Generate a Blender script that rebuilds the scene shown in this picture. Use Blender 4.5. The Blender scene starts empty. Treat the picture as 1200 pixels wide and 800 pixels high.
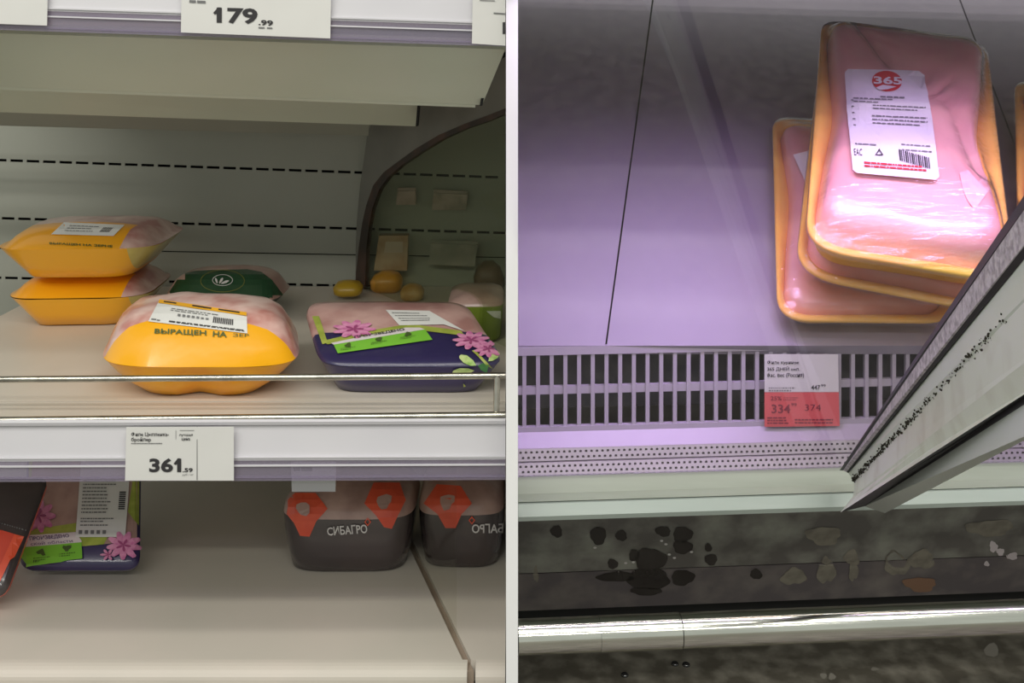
import bpy, bmesh, math, random
from mathutils import Vector, noise
from mathutils.bvhtree import BVHTree
random.seed(7)
sc = bpy.context.scene
COL = sc.collection
# ------------------------------------------------------------------ camera, world, lights, exposure
F, YH, H = 1200.0, 60.0, 0.66          # focal length and horizon row for a 1200 x 800 picture, eye height in metres
cam_d = bpy.data.cameras.new('camera'); cam = bpy.data.objects.new('camera', cam_d); COL.objects.link(cam)
cam.location = (0, 0, H); cam.rotation_euler = (math.pi / 2, 0, 0)
cam_d.sensor_width = 36; cam_d.lens = 36 * F / 1200; cam_d.shift_y = -(400 - YH) / 1200
cam_d.clip_start = 0.02; sc.camera = cam
w = bpy.data.worlds.new('shop'); sc.world = w; w.use_nodes = True
w.node_tree.nodes['Background'].inputs[0].default_value = (0.86, 0.9, 0.84, 1)
w.node_tree.nodes['Background'].inputs[1].default_value = 0.55
sc.view_settings.view_transform = 'Standard'; sc.view_settings.look = 'None'
sc.view_settings.gamma = 1; sc.view_settings.exposure = 0.0; sc.view_settings.use_curve_mapping = False

def area(name, loc, tgt, sx, sy, power, col=(1, 1, 1), spread=180):
    l = bpy.data.lights.new(name, 'AREA'); l.shape = 'RECTANGLE'; l.size = sx; l.size_y = sy
    l.energy = power; l.color = col; l.spread = math.radians(spread)
    o = bpy.data.objects.new(name, l); COL.objects.link(o); o.location = loc
    o.rotation_euler = (Vector(tgt) - Vector(loc)).to_track_quat('-Z', 'Y').to_euler()
    return o
WARM = (1.0, 0.97, 0.91)
area('ceiling_tube', (-0.3, -0.9, 2.5), (-0.3, -0.9, 0), 4.0, 0.16, 44, WARM)
area('ceiling_tube', (-0.3, -0.2, 2.5), (-0.3, -0.2, 0), 4.0, 0.16, 22, WARM)
area('ceiling_tube', (-0.3, -2.2, 2.5), (-0.3, -2.2, 0), 4.0, 0.16, 50, WARM)
area('meat_lamp', (0.45, 0.885, H + 0.075), (0.45, 1.03, H - 0.30), 0.85, 0.03, 1.65, (0.74, 0.52, 1.0), 105)

# ------------------------------------------------------------------ helpers
def lin(c):
    return tuple(((v / 255) / 12.92 if v / 255 <= 0.04045 else ((v / 255 + 0.055) / 1.055) ** 2.4) for v in c) + (1,)
MATS = {}
def mat(name, c, rough=0.5, metal=0.0, c2=None, scale=20.0, bump=0.0, coat=0.0, spec=0.5, detail=3.0, lo=0.4, hi=0.65, sx=(1, 1, 1), trans=0.0, alpha=1.0):
    """procedural principled material: two colours through noise, optional fine relief"""
    if name in MATS: return MATS[name]
    m = bpy.data.materials.new(name); m.use_nodes = True; nt = m.node_tree; b = nt.nodes['Principled BSDF']
    b.inputs['Base Color'].default_value = lin(c); b.inputs['Roughness'].default_value = rough
    b.inputs['Metallic'].default_value = metal; b.inputs['Coat Weight'].default_value = coat
    b.inputs['Coat Roughness'].default_value = 0.12
    b.inputs['Specular IOR Level'].default_value = spec; b.inputs['Transmission Weight'].default_value = trans
    b.inputs['Alpha'].default_value = alpha
    if c2 or bump:
        tc = nt.nodes.new('ShaderNodeTexCoord'); mp = nt.nodes.new('ShaderNodeMapping'); mp.inputs['Scale'].default_value = sx
        nt.links.new(tc.outputs['Object'], mp.inputs[0])
        n = nt.nodes.new('ShaderNodeTexNoise'); n.inputs['Scale'].default_value = scale; n.inputs['Detail'].default_value = detail
        nt.links.new(mp.outputs[0], n.inputs['Vector'])
        if c2:
            r = nt.nodes.new('ShaderNodeValToRGB'); r.color_ramp.elements[0].position = lo; r.color_ramp.elements[1].position = hi
            r.color_ramp.elements[0].color = lin(c); r.color_ramp.elements[1].color = lin(c2)
            nt.links.new(n.outputs['Fac'], r.inputs[0]); nt.links.new(r.outputs[0], b.inputs['Base Color'])
        if bump:
            bp = nt.nodes.new('ShaderNodeBump'); bp.inputs['Strength'].default_value = bump; bp.inputs['Distance'].default_value = 0.004
            nt.links.new(n.outputs['Fac'], bp.inputs['Height']); nt.links.new(bp.outputs[0], b.inputs['Normal'])
    MATS[name] = m; return m

def glass_mat(name, tint=(255, 255, 255), refl=1.0, rough=0.02, bump=0.0, scale=40, body=0.0, bodycol=(200, 200, 210), ior=1.5, sx=(1, 1, 1)):
    """thin clear sheet: see-through plus Fresnel mirror, optional milky body"""
    if name in MATS: return MATS[name]
    m = bpy.data.materials.new(name); m.use_nodes = True; nt = m.node_tree
    for n in list(nt.nodes): nt.nodes.remove(n)
    out = nt.nodes.new('ShaderNodeOutputMaterial'); tr = nt.nodes.new('ShaderNodeBsdfTransparent'); tr.inputs[0].default_value = lin(tint)
    gl = nt.nodes.new('ShaderNodeBsdfGlossy'); gl.inputs['Roughness'].default_value = rough
    lw = nt.nodes.new('ShaderNodeLayerWeight'); lw.inputs['Blend'].default_value = 0.5     # Schlick reflectance, same from both faces
    pw = nt.nodes.new('ShaderNodeMath'); pw.operation = 'POWER'; pw.inputs[1].default_value = 5; nt.links.new(lw.outputs['Facing'], pw.inputs[0])
    f0 = ((ior - 1) / (ior + 1)) ** 2
    fr = nt.nodes.new('ShaderNodeMath'); fr.operation = 'MULTIPLY_ADD'; fr.inputs[1].default_value = 1 - f0; fr.inputs[2].default_value = f0; nt.links.new(pw.outputs[0], fr.inputs[0])
    mu = nt.nodes.new('ShaderNodeMath'); mu.operation = 'MULTIPLY'; mu.inputs[1].default_value = refl; mu.use_clamp = True
    mx = nt.nodes.new('ShaderNodeMixShader'); nt.links.new(fr.outputs[0], mu.inputs[0]); nt.links.new(mu.outputs[0], mx.inputs[0])
    src = tr
    if body:
        df = nt.nodes.new('ShaderNodeBsdfDiffuse'); df.inputs[0].default_value = lin(bodycol)
        mb = nt.nodes.new('ShaderNodeMixShader'); mb.inputs[0].default_value = body
        nt.links.new(tr.outputs[0], mb.inputs[1]); nt.links.new(df.outputs[0], mb.inputs[2]); src = mb
    nt.links.new(src.outputs[0], mx.inputs[1]); nt.links.new(gl.outputs[0], mx.inputs[2]); nt.links.new(mx.outputs[0], out.inputs[0])
    if bump:
        tc = nt.nodes.new('ShaderNodeTexCoord'); mp = nt.nodes.new('ShaderNodeMapping'); mp.inputs['Scale'].default_value = sx
        n = nt.nodes.new('ShaderNodeTexNoise'); n.inputs['Scale'].default_value = scale; n.inputs['Detail'].default_value = 4
        bp = nt.nodes.new('ShaderNodeBump'); bp.inputs['Strength'].default_value = bump; bp.inputs['Distance'].default_value = 0.006
        nt.links.new(tc.outputs['Object'], mp.inputs[0]); nt.links.new(mp.outputs[0], n.inputs['Vector'])
        nt.links.new(n.outputs['Fac'], bp.inputs['Height'])
        nt.links.new(bp.outputs[0], gl.inputs['Normal'])
    MATS[name] = m; return m

def P(px, py, D):                       # a point at depth D seen at that pixel
    return Vector(((px - 600) * D / F, D, H - (py - YH) * D / F))
YAW = 0.071                             # the right-hand cabinet stands turned by four degrees
def R(px, h, D0):                       # right cabinet: h below the eye, D0 = depth where it meets the divider
    D = D0 / (1 - YAW * (px - 600) / F)
    return Vector(((px - 600) * D / F, D, H - h))
def hy(y, D0): return (y - YH) / F * D0

GEO = {}; WLOC = {}
def props(o, label=None, cat=None, group=None, kind=None):
    if label: o['label'] = label
    if cat: o['category'] = cat
    if group: o['group'] = group
    if kind: o['kind'] = kind
    return o
def mk(name, verts, faces, m, parent=None, smooth=False, fix=True, **kw):
    vs = [Vector(v) for v in verts]
    xs = [v.x for v in vs]; ys = [v.y for v in vs]; zs = [v.z for v in vs]
    org = Vector(((min(xs) + max(xs)) / 2, (min(ys) + max(ys)) / 2, min(zs)))
    me = bpy.data.meshes.new(name); me.from_pydata([v - org for v in vs], [], faces)
    if fix:
        bm = bmesh.new(); bm.from_mesh(me); bmesh.ops.recalc_face_normals(bm, faces=bm.faces); bm.to_mesh(me); bm.free()
    me.materials.append(m)
    if smooth:
        for p in me.polygons: p.use_smooth = True
    o = bpy.data.objects.new(name, me); COL.objects.link(o); WLOC[o] = org
    if parent: o.parent = parent; o.location = org - WLOC[parent]
    else: o.location = org
    GEO[o] = (vs, [tuple(p.vertices) for p in me.polygons])
    props(o, **kw); return o
def empty(name, loc, label=None, cat=None, group=None, kind=None):
    o = bpy.data.objects.new(name, None); COL.objects.link(o); o.location = loc; WLOC[o] = Vector(loc)
    o.empty_display_size = 0.03
    return props(o, label, cat, group, kind)
def hexa(name, a, b, m, parent=None, **kw):        # a, b: two quads (four points each), joined to a solid
    v = list(a) + list(b)
    f = [(0, 1, 2, 3), (7, 6, 5, 4), (0, 4, 5, 1), (1, 5, 6, 2), (2, 6, 7, 3), (3, 7, 4, 0)]
    return mk(name, v, f, m, parent, **kw)
def box(name, x0, x1, y0, y1, z0, z1, m, parent=None, **kw):
    return hexa(name, [(x0, y0, z0), (x1, y0, z0), (x1, y1, z0), (x0, y1, z0)], [(x0, y0, z1), (x1, y0, z1), (x1, y1, z1), (x0, y1, z1)], m, parent, **kw)
def plate(name, quad, t, m, parent=None, **kw):    # a quad thickened away from the eye
    q = [Vector(p) for p in quad]; n = (q[1] - q[0]).cross(q[3] - q[0]).normalized()
    c = sum(q, Vector()) / 4
    if n.dot(c - Vector((0, 0, H))) < 0: n = -n
    return hexa(name, q, [p + n * t for p in q], m, parent, **kw)
def prism(name, ends, m, parent=None, **kw):       # two polygons of equal length
    A, B = ends; n = len(A); v = list(A) + list(B)
    f = [tuple(range(n)), tuple(range(2 * n - 1, n - 1, -1))] + [(i, (i + 1) % n, n + (i + 1) % n, n + i) for i in range(n)]
    return mk(name, v, f, m, parent, **kw)
def tube(name, pts, r, m, parent=None, n=14, **kw):
    pts = [Vector(p) for p in pts]; V = []; Fc = []
    for i, p in enumerate(pts):
        t = (pts[min(i + 1, len(pts) - 1)] - pts[max(i - 1, 0)]).normalized()
        u = t.cross(Vector((0, 0, 1)) if abs(t.z) < 0.9 else Vector((0, 1, 0))).normalized(); v = t.cross(u)
        for k in range(n):
            a = 2 * math.pi * k / n; V.append(p + (u * math.cos(a) + v * math.sin(a)) * r)
    for i in range(len(pts) - 1):
        for k in range(n): Fc.append((i * n + k, i * n + (k + 1) % n, (i + 1) * n + (k + 1) % n, (i + 1) * n + k))
    j = len(V); V += V[:n]; Fc.append(tuple(range(j, j + n))); j = len(V); V += V[(len(pts) - 1) * n:len(pts) * n]; Fc.append(tuple(range(j, j + n)))
    o = mk(name, V, Fc, m, parent, **kw)
    for p in o.data.polygons: p.use_smooth = len(p.vertices) == 4
    return o
def loft(name, rings, m, parent=None, cap0=True, cap1=True, **kw):
    N = len(rings[0]); V = [p for r in rings for p in r]; Fc = []
    for i in range(len(rings) - 1):
        for k in range(N): Fc.append((i * N + k, i * N + (k + 1) % N, (i + 1) * N + (k + 1) % N, (i + 1) * N + k))
    if cap0:
        c = sum((Vector(p) for p in rings[0]), Vector()) / N; V.append(c); j = len(V) - 1
        for k in range(N): Fc.append((j, (k + 1) % N, k))
    if cap1:
        c = sum((Vector(p) for p in rings[-1]), Vector()) / N; V.append(c); j = len(V) - 1; b = (len(rings) - 1) * N
        for k in range(N): Fc.append((j, b + k, b + (k + 1) % N))
    return mk(name, V, Fc, m, parent, smooth=True, **kw)

# --- flat print: outlines drawn over the picture and laid onto the surface they belong to
EYE = Vector((0, 0, H))
def bvh(*objs):
    V = []; Fc = []
    for o in objs:
        v, f = GEO[o]; b = len(V); V += v; Fc += [tuple(i + b for i in p) for p in f]
    return BVHTree.FromPolygons(V, Fc)
def lay(name, v2, faces, tree, m, parent, lift):
    pts = {}; 
    for i, (x, y) in enumerate(v2):
        d = (P(x, y, 1) - EYE).normalized(); hit, nrm, idx, dist = tree.ray_cast(EYE, d)
        if hit is None: continue
        if nrm.dot(d) > 0: nrm = -nrm
        pts[i] = hit + nrm * lift - d * lift * 0.5
    good = [f for f in faces if all(i in pts for i in f)]
    if not good: return None
    used = sorted({i for f in good for i in f}); re = {i: k for k, i in enumerate(used)}
    return mk(name, [pts[i] for i in used], [tuple(re[i] for i in f) for f in good], m, parent, fix=False)
def patch(name, poly, tree, m, parent, lift=0.0006, step=8):
    bm = bmesh.new(); bm.faces.new([bm.verts.new((x, y, 0)) for x, y in poly])
    xs = [p[0] for p in poly]; ys = [p[1] for p in poly]
    for ax, lo, hi in ((0, min(xs), max(xs)), (1, min(ys), max(ys))):
        k = lo + step
        while k < hi:
            co = Vector((k, 0, 0)) if ax == 0 else Vector((0, k, 0)); no = Vector((1, 0, 0)) if ax == 0 else Vector((0, 1, 0))
            bmesh.ops.bisect_plane(bm, geom=bm.verts[:] + bm.edges[:] + bm.faces[:], plane_co=co, plane_no=no); k += step
    bmesh.ops.triangulate(bm, faces=bm.faces); bm.verts.index_update()
    v = [(a.co.x, a.co.y) for a in bm.verts]; f = [tuple(a.index for a in q.verts) for q in bm.faces]; bm.free()
    return lay(name, v, f, tree, m, parent, lift)
FONT = bpy.data.curves.new('lettering', 'FONT'); FOBJ = bpy.data.objects.new('lettering', FONT); COL.objects.link(FOBJ)
LOOK = str.maketrans('АВЕКМНОРСТХаеорсху', 'ABEKMHOPCTXaeopcxy')      # same shapes, evenly drawn in the built-in face
def glyphs(body, bold=0.0):
    FONT.body = body.translate(LOOK); FONT.offset = bold; FONT.resolution_u = 3
    bpy.context.view_layer.update(); dg = bpy.context.evaluated_depsgraph_get()
    me = bpy.data.meshes.new_from_object(FOBJ.evaluated_get(dg))
    v = [(a.co.x, a.co.y) for a in me.vertices]; f = [tuple(p.vertices) for p in me.polygons]; bpy.data.meshes.remove(me)
    return v, f
def text(body, quad, tree, m, parent, lift=0.0011, bold=0.0, mirror=False, name='lettering'):
    """quad: pixel corners TL, TR, BR, BL that the words fill"""
    v, f = glyphs(body, bold)
    xs = [a for a, b in v]; ys = [b for a, b in v]; x0, x1, y0, y1 = min(xs), max(xs), min(ys), max(ys)
    tl, tr, br, bl = quad; out = []
    for a, b in v:
        s = (a - x0) / (x1 - x0); t = (y1 - b) / (y1 - y0)
        if mirror: s = 1 - s
        out.append(tuple((tl[i] * (1 - s) + tr[i] * s) * (1 - t) + (bl[i] * (1 - s) + br[i] * s) * t for i in (0, 1)))
    return lay(name, out, f, tree, m, parent, lift)
def rectq(x0, y0, x1, y1, sl=0.0):
    return [(x0, y0), (x1, y0 + sl * (x1 - x0)), (x1, y1 + sl * (x1 - x0)), (x0, y1)]
def bilin(quad, s, t):
    tl, tr, br, bl = quad
    return tuple((tl[i] * (1 - s) + tr[i] * s) * (1 - t) + (bl[i] * (1 - s) + br[i] * s) * t for i in (0, 1))
def strips(quad, rects, tree, m, parent, lift=0.0011, name='print_lines'):
    """small print too fine to read: short bars placed inside a label (s0,t0,s1,t1)"""
    v = []; f = []
    for s0, t0, s1, t1 in rects:
        b = len(v); v += [bilin(quad, s0, t0), bilin(quad, s1, t0), bilin(quad, s1, t1), bilin(quad, s0, t1)]; f.append((b, b + 1, b + 2, b + 3))
    return lay(name, v, f, tree, m, parent, lift)
def fine(rows, s0, s1, th, gap=0.012):
    out = []
    for t, e in rows:
        s = s0
        while s < s0 + (s1 - s0) * e:
            L = random.uniform(0.02, 0.08); out.append((s, t, min(s + L, s1), t + th)); s += L + gap
    return out
def ellipse(cx, cy, rx, ry, n=18, rot=0, wob=0.0):
    o = []
    for k in range(n):
        a = 2 * math.pi * k / n; q = 1 + wob * (math.sin(a * 3 + cx) + 0.7 * math.sin(a * 2 + cy) + 0.5 * math.sin(a * 7 + cx * 2))
        x, y = rx * q * math.cos(a), ry * q * math.sin(a)
        o.append((cx + x * math.cos(rot) - y * math.sin(rot), cy + x * math.sin(rot) + y * math.cos(rot)))
    return o
def petal(cx, cy, L, wd, rot):
    pts = [(0, 0), (0.25, -0.35), (0.65, -0.5), (0.95, -0.25), (1, 0), (0.95, 0.25), (0.65, 0.5), (0.25, 0.35)]
    return [(cx + L * x * math.cos(rot) - wd * y * math.sin(rot), cy + L * x * math.sin(rot) + wd * y * math.cos(rot)) for x, y in pts]

# ------------------------------------------------------------------ materials
SHELF = mat('cream_enamel', (205, 196, 182), 0.38, c2=(214, 206, 194), scale=6, spec=0.4)
SHELFW = mat('pale_enamel', (212, 203, 192), 0.4, c2=(204, 198, 186), scale=5, spec=0.4)
SHELFD = mat('shelf_groove', (158, 142, 126), 0.6)
BACKW = mat('grey_back_sheet', (170, 172, 161), 0.45, c2=(161, 164, 152), scale=3, spec=0.4)
BOARD = mat('cornice_enamel', (220, 227, 209), 0.3, c2=(212, 218, 201), scale=3, spec=0.5)
SIDEP = mat('side_panel_grey', (134, 132, 124), 0.4, c2=(118, 117, 110), scale=9)
BLACK = mat('black_rubber', (24, 23, 22), 0.6)
TRIM = mat('dark_brown_rubber', (52, 42, 36), 0.45, c2=(84, 58, 46), scale=30)
CHROME = mat('chrome_wire', (200, 196, 184), 0.22, 1.0, c2=(170, 166, 156), scale=60)
RAIL = mat('white_plastic_rail', (222, 220, 224), 0.28, c2=(212, 210, 216), scale=4, coat=0.3)
PAPER = mat('white_paper', (226, 225, 221), 0.7, c2=(219, 218, 214), scale=8)
LABEL = mat('label_paper', (224, 224, 220), 0.55)
INK = mat('dark_ink', (52, 50, 52), 0.7)
INKG = mat('grey_ink', (120, 120, 120), 0.7)
GREENINK = mat('green_ink', (70, 92, 40), 0.6)
WHITEINK = mat('white_ink', (226, 222, 220), 0.5)
REDINK = mat('red_ink', (206, 44, 58), 0.5)
CLEARLIP = glass_mat('clear_plastic_lip', (232, 226, 240), 1.6, 0.06, body=0.22, bodycol=(206, 198, 216))
GLASS = glass_mat('clear_glass', (250, 252, 250), 1.0, 0.0)
GLASSR = glass_mat('front_glass', (252, 250, 254), 1.6, 0.0)
SIDEGL = glass_mat('mirror_side_glass', (246, 248, 240), 0.35, 0.05, body=0.05, bodycol=(120, 124, 108))
WHITEP = mat('white_laminate', (250, 250, 250), 0.6, c2=(246, 246, 246), scale=3)
YEL = mat('yellow_tray', (250, 178, 18), 0.35, c2=(244, 160, 10), scale=30, coat=0.35)
YEL2 = mat('yellow_film', (250, 178, 22), 0.28, c2=(244, 164, 14), scale=14, bump=0.25, coat=0.6)
ORANGE = mat('orange_film', (236, 92, 58), 0.35, c2=(224, 78, 48), scale=30, coat=0.4)
MEAT = mat('chicken_under_film', (226, 182, 172), 0.3, c2=(204, 146, 138), scale=22, bump=0.3, coat=0.6)
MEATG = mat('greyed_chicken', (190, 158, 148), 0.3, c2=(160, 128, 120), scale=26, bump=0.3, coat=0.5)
GREENF = mat('dark_green_film', (36, 74, 48), 0.3, c2=(44, 84, 56), scale=15, coat=0.5)
NAVY = mat('navy_film', (46, 40, 82), 0.3, c2=(54, 44, 90), scale=12, coat=0.5)
CHAR = mat('charcoal_film', (62, 56, 58), 0.22, c2=(72, 62, 62), scale=10, coat=0.8)
LIME = mat('lime_print', (126, 196, 62), 0.4, coat=0.4)
OLIVE = mat('olive_print', (176, 186, 84), 0.4, c2=(150, 164, 66), scale=60, coat=0.4)
PINK = mat('pink_petal', (222, 150, 186), 0.5, c2=(200, 110, 160), scale=120)
PINKD = mat('deep_pink', (160, 72, 120), 0.5)
LEAFL = mat('pale_leaf', (206, 220, 150), 0.5, c2=(150, 190, 96), scale=90)
LEAFG = mat('green_leaf', (66, 130, 78), 0.5, c2=(100, 160, 84), scale=70)
PALEB = mat('pale_band', (222, 212, 214), 0.5)
DARKIN = mat('dark_inside', (66, 68, 74), 0.6)

# ------------------------------------------------------------------ the setting
FLOORM = mat('wet_dark_floor', (88, 84, 74), 0.42, c2=(136, 132, 120), scale=40, detail=12, lo=0.42, hi=0.75, bump=0.2)
mk('floor', [(-3, -3, 0), (3, -3, 0), (3, 3, 0), (-3, 3, 0), (-3, -3, -0.05), (3, -3, -0.05), (3, 3, -0.05), (-3, 3, -0.05)],
   [(0, 1, 2, 3), (7, 6, 5, 4), (0, 4, 5, 1), (1, 5, 6, 2), (2, 6, 7, 3), (3, 7, 4, 0)], FLOORM, kind='structure', label='dark dirty shop floor with pale specks')
XD = 0.00525
box('wall_divider', -XD, XD, 0.90, 2.0, 0, 1.35, WHITEP, kind='structure', label='white panel added between the two refrigerated cabinets')  # added panel, stands for the blank strip between two separate views

# ================================================================== LEFT CABINET
HM, HL = 0.3404, 0.585                  # shelf tops below the eye
DF, DB = 0.95, 1.485                    # shelf front and back wall depth
def shx(px, D): return (px - 600) * D / F
XE = -0.0065
# --- back wall: sheet panels with real slots, dark duct behind
wb = empty('wall_back', (-0.5, DB, H - HM), kind='structure', label='grey slotted back wall of the open chiller')
def wall_panel(name, yl, yr, yl2, yr2, rows, xa, xb, m):
    """sheet between two sloping seams; rows: (y at xa, y at xb, first slot px, last slot px)"""
    V = []; Fc = []
    def q(a, b, c, d):
        i = len(V); V.extend([a, b, c, d]); Fc.append((i, i + 1, i + 2, i + 3))
    def yy(l, r, x): return l + (r - l) * (x - xa) / (xb - xa)
    edges = [(yl, yr)]
    for (l, r, s0, s1) in rows: edges += [(l - 1.5, r - 1.5), (l + 1.5, r + 1.5)]
    edges.append((yl2, yr2))
    for i in range(0, len(edges) - 1):
        (a0, a1), (b0, b1) = edges[i], edges[i + 1]
        if i % 2 == 0:
            q(P(xa, a0, DB), P(xb, a1, DB), P(xb, b1, DB), P(xa, b0, DB))
        else:
            l, r, s0, s1 = rows[(i - 1) // 2]; cuts = [xa]; x = s0
            while x + 15 <= s1: cuts += [x, x + 14.8]; x += 19.2
            cuts.append(xb)
            for k in range(0, len(cuts), 2):
                u, v = cuts[k], cuts[k + 1]
                q(P(u, yy(a0, a1, u), DB), P(v, yy(a0, a1, v), DB), P(v, yy(b0, b1, v), DB), P(u, yy(b0, b1, u), DB))
    n = len(V); V2 = V + [p + Vector((0, 0.002, 0)) for p in V]; F2 = list(Fc)
    for (a, b, c, d) in Fc:
        F2.append((d + n, c + n, b + n, a + n))
        for s, t in ((a, b), (b, c), (c, d), (d, a)): F2.append((s, s + n, t + n, t))
    return mk(name, V2, F2, m, wb, fix=False)
XA, XB = -190, 592  # right end of the wall stands in for its mirror reflection
wall_panel('wall_panel', 60, 60, 287, 301, [(181, 208, -180, 596), (250, 273, -190, 596)], XA, XB, BACKW)
wall_panel('wall_panel', 288.4, 302.4, 372, 372, [(321, 339, -186, 596)], XA, XB, BACKW)
box('duct', shx(XA, DB), XE, DB + 0.02, DB + 0.03, 0.03, H + 0.2, mat('duct_black', (14, 14, 14), 0.8), wb)
plate('lower_wall_panel', [P(XA, 372, DB), P(592, 372, DB), P(592, 560, DB), P(XA, 560, DB)], 0.002, BACKW, wb)

# --- shelves
ms = empty('middle_shelf', (-0.45, DF, H - HM), 'cream metal shelf carrying the yellow and navy chicken packs', 'shelf')
xl = shx(-190, DF)
def slab(name, x0, x1, d0, d1, h, t, m, par, e=0): return box(name, x0, x1, d0, d1, H - h - t, H - h, m, par)
slab('shelf_plate', shx(-190, 1.0), XE, 0.9965, DB - 0.002, HM, 0.018, SHELF, ms)
slab('groove', shx(-190, 1.0), XE, 0.9935, 0.9965, HM + 0.004, 0.012, SHELFD, ms)
slab('front_lip', shx(-190, 1.0), XE, DF, 0.9935, HM, 0.018, SHELF, ms)
ls = empty('lower_shelf', (-0.45, DF, H - HL), 'pale bottom shelf with rolled front edge, its reflection built as a second plate', 'shelf')
def lowx(D): return -0.0316 - (D - 0.9486) * 0.0764 / 0.2314       # line of the gap between shelf and mirrored end
def lplate(name, xs0, xs1, d0, d1, h0, h1, m):
    a = [(xs0(d0), d0), (xs1(d0), d0), (xs1(d1), d1), (xs0(d1), d1)]
    return hexa(name, [(x, d, H - h1) for x, d in a], [(x, d, H - h0) for x, d in a], m, ls)
L0 = lambda d: shx(-190, 1.0)
lplate('shelf_plate', L0, lambda d: lowx(d) - 0.004, 0.985, DB - 0.002, HL, HL + 0.02, SHELFW)
lplate('shelf_plate', lambda d: lowx(d) + 0.004, lambda d: XE, 0.985, DB - 0.002, HL, HL + 0.02, SHELFW)  # mirror reflection of the shelf, built as a second plate
lplate('gap_channel', lambda d: lowx(d) - 0.004, lambda d: lowx(d) + 0.004, 0.975, DB - 0.002, HL + 0.005, HL + 0.02, SHELFD)
for x0, x1 in ((L0(0), lowx(0.97) - 0.004), (lowx(0.97) + 0.004, XE)):
    pr = []
    for k in range(7):
        a = math.pi / 2 * k / 6; pr.append((0.985 - 0.016 * math.sin(a), HL + 0.010 - 0.010 * math.cos(a) - 0.0))
    pr += [(0.969, HL + 0.075), (0.985, HL + 0.075)]
    prism('rolled_edge', ([(x0, d, H - h) for d, h in pr], [(x1, d, H - h) for d, h in pr]), SHELFW, ls)
    box('chrome_edge', x0, x1, 0.960, 0.9685, H - HL - 0.026, H - HL - 0.018, CHROME, ls)
us = empty('upper_shelf', (-0.45, DF, H), 'shelf above with sloping pale green cornice boards beneath', 'shelf')
box('shelf_plate', shx(-190, 1.0), XE, 0.955, DB - 0.002, H + 0.030, H + 0.045, SHELF, us)
# cornice boards
bA = [P(-190, 33, 0.975), P(593.0, 58, 0.975), P(565, 123, 1.05), P(-190, 95, 1.05)]
bA[1].x = XE; plate('cornice_board', bA, 0.012, BOARD, us)
plate('cornice_lip', [P(-190, 95, 1.05), P(557, 123, 1.05), P(557, 126, 1.053), P(-190, 98, 1.053)], 0.01, BOARD, us)
plate('cornice_board', [P(-190, 96, 1.22), P(492, 123, 1.22), P(487, 148, 1.27), P(-190, 125, 1.27)], 0.01, BOARD, us)
plate('cornice_strip', [P(-190, 124, 1.33), P(433, 140, 1.33), P(432, 159, 1.37), P(-190, 142, 1.37)], 0.008, BACKW, us)
for pts, d in (([(594, 66), (579, 75), (573, 90), (565, 124), (562, 124), (569, 88), (576, 72), (594, 60)], 1.04), ([(491, 124), (489, 148), (487, 148), (489, 124)], 1.215)):
    prism('end_seal', ([P(min(x, 593), y, d) for x, y in pts], [P(min(x, 593), y, d) + Vector((-0.0, 0.02, 0)) for x, y in pts]), BLACK, us)

# --- mirrored side panel of the upper bay: see-through glass, its reflections built behind
sp = empty('wall_side', (-0.1, 1.3, H - HM), kind='structure', label='grey end panel, its dark rubber edged mirror built as see-through glass')
S0, S1 = Vector((shx(418, DB), DB - 0.004)), Vector((XE, 1.14))
def sidept(px, py):                      # eye ray meets the vertical plane of the end panel
    d = P(px, py, 1) - EYE; n = Vector((S1.y - S0.y, -(S1.x - S0.x))); k = (n.x * S0.x + n.y * S0.y) / (n.x * d.x + n.y * d.y)
    return EYE + d * k
edge = [(417, 337), (418, 318), (421, 290), (425, 262), (430, 240), (438, 217), (450, 202), (466, 190), (488, 174), (515, 158), (545, 145), (570, 136), (592.5, 127)]
inner = [(428, 337), (429, 318), (430, 290), (433, 264), (437, 244), (445, 222), (456, 207), (471, 194), (493, 179), (519, 163), (548, 150), (572, 142), (592.5, 133)]
outerp = [(416.5, 337), (416.5, 318), (417, 290), (418, 262), (420, 240), (422, 217), (426, 190), (430, 160), (440, 130), (470, 100), (520, 70), (560, 50), (592.5, 40)]
def ribbon(name, A, B, t, m, off=0.0):
    n = len(A); V = []; nn = Vector((S1.y - S0.y, -(S1.x - S0.x), 0)).normalized()
    if nn.y < 0: nn = -nn
    fa = [sidept(*p) - nn * off for p in A]; fb = [sidept(*p) - nn * off for p in B]
    V = fa + fb + [p + nn * t for p in fa] + [p + nn * t for p in fb]; Fc = []
    for i in range(n - 1):
        Fc += [(i, i + 1, n + i + 1, n + i), (2 * n + i, 3 * n + i, 3 * n + i + 1, 2 * n + i + 1), (i, 2 * n + i, 2 * n + i + 1, i + 1), (n + i, n + i + 1, 3 * n + i + 1, 3 * n + i)]
    Fc += [(0, n, 3 * n, 2 * n), (n - 1, 3 * n - 1, 4 * n - 1, 2 * n - 1)]
    return mk(name, V, Fc, m, sp)
ribbon('side_sheet', outerp, edge, 0.004, SIDEP)
ribbon('rubber_edge', edge, inner, 0.006, TRIM, 0.001)
low = [(min(max(x, 428), 592.5), 337 + (x - 428) * 0.42) for x, y in inner]
ribbon('side_glass', inner, low, 0.003, SIDEGL)
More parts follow.
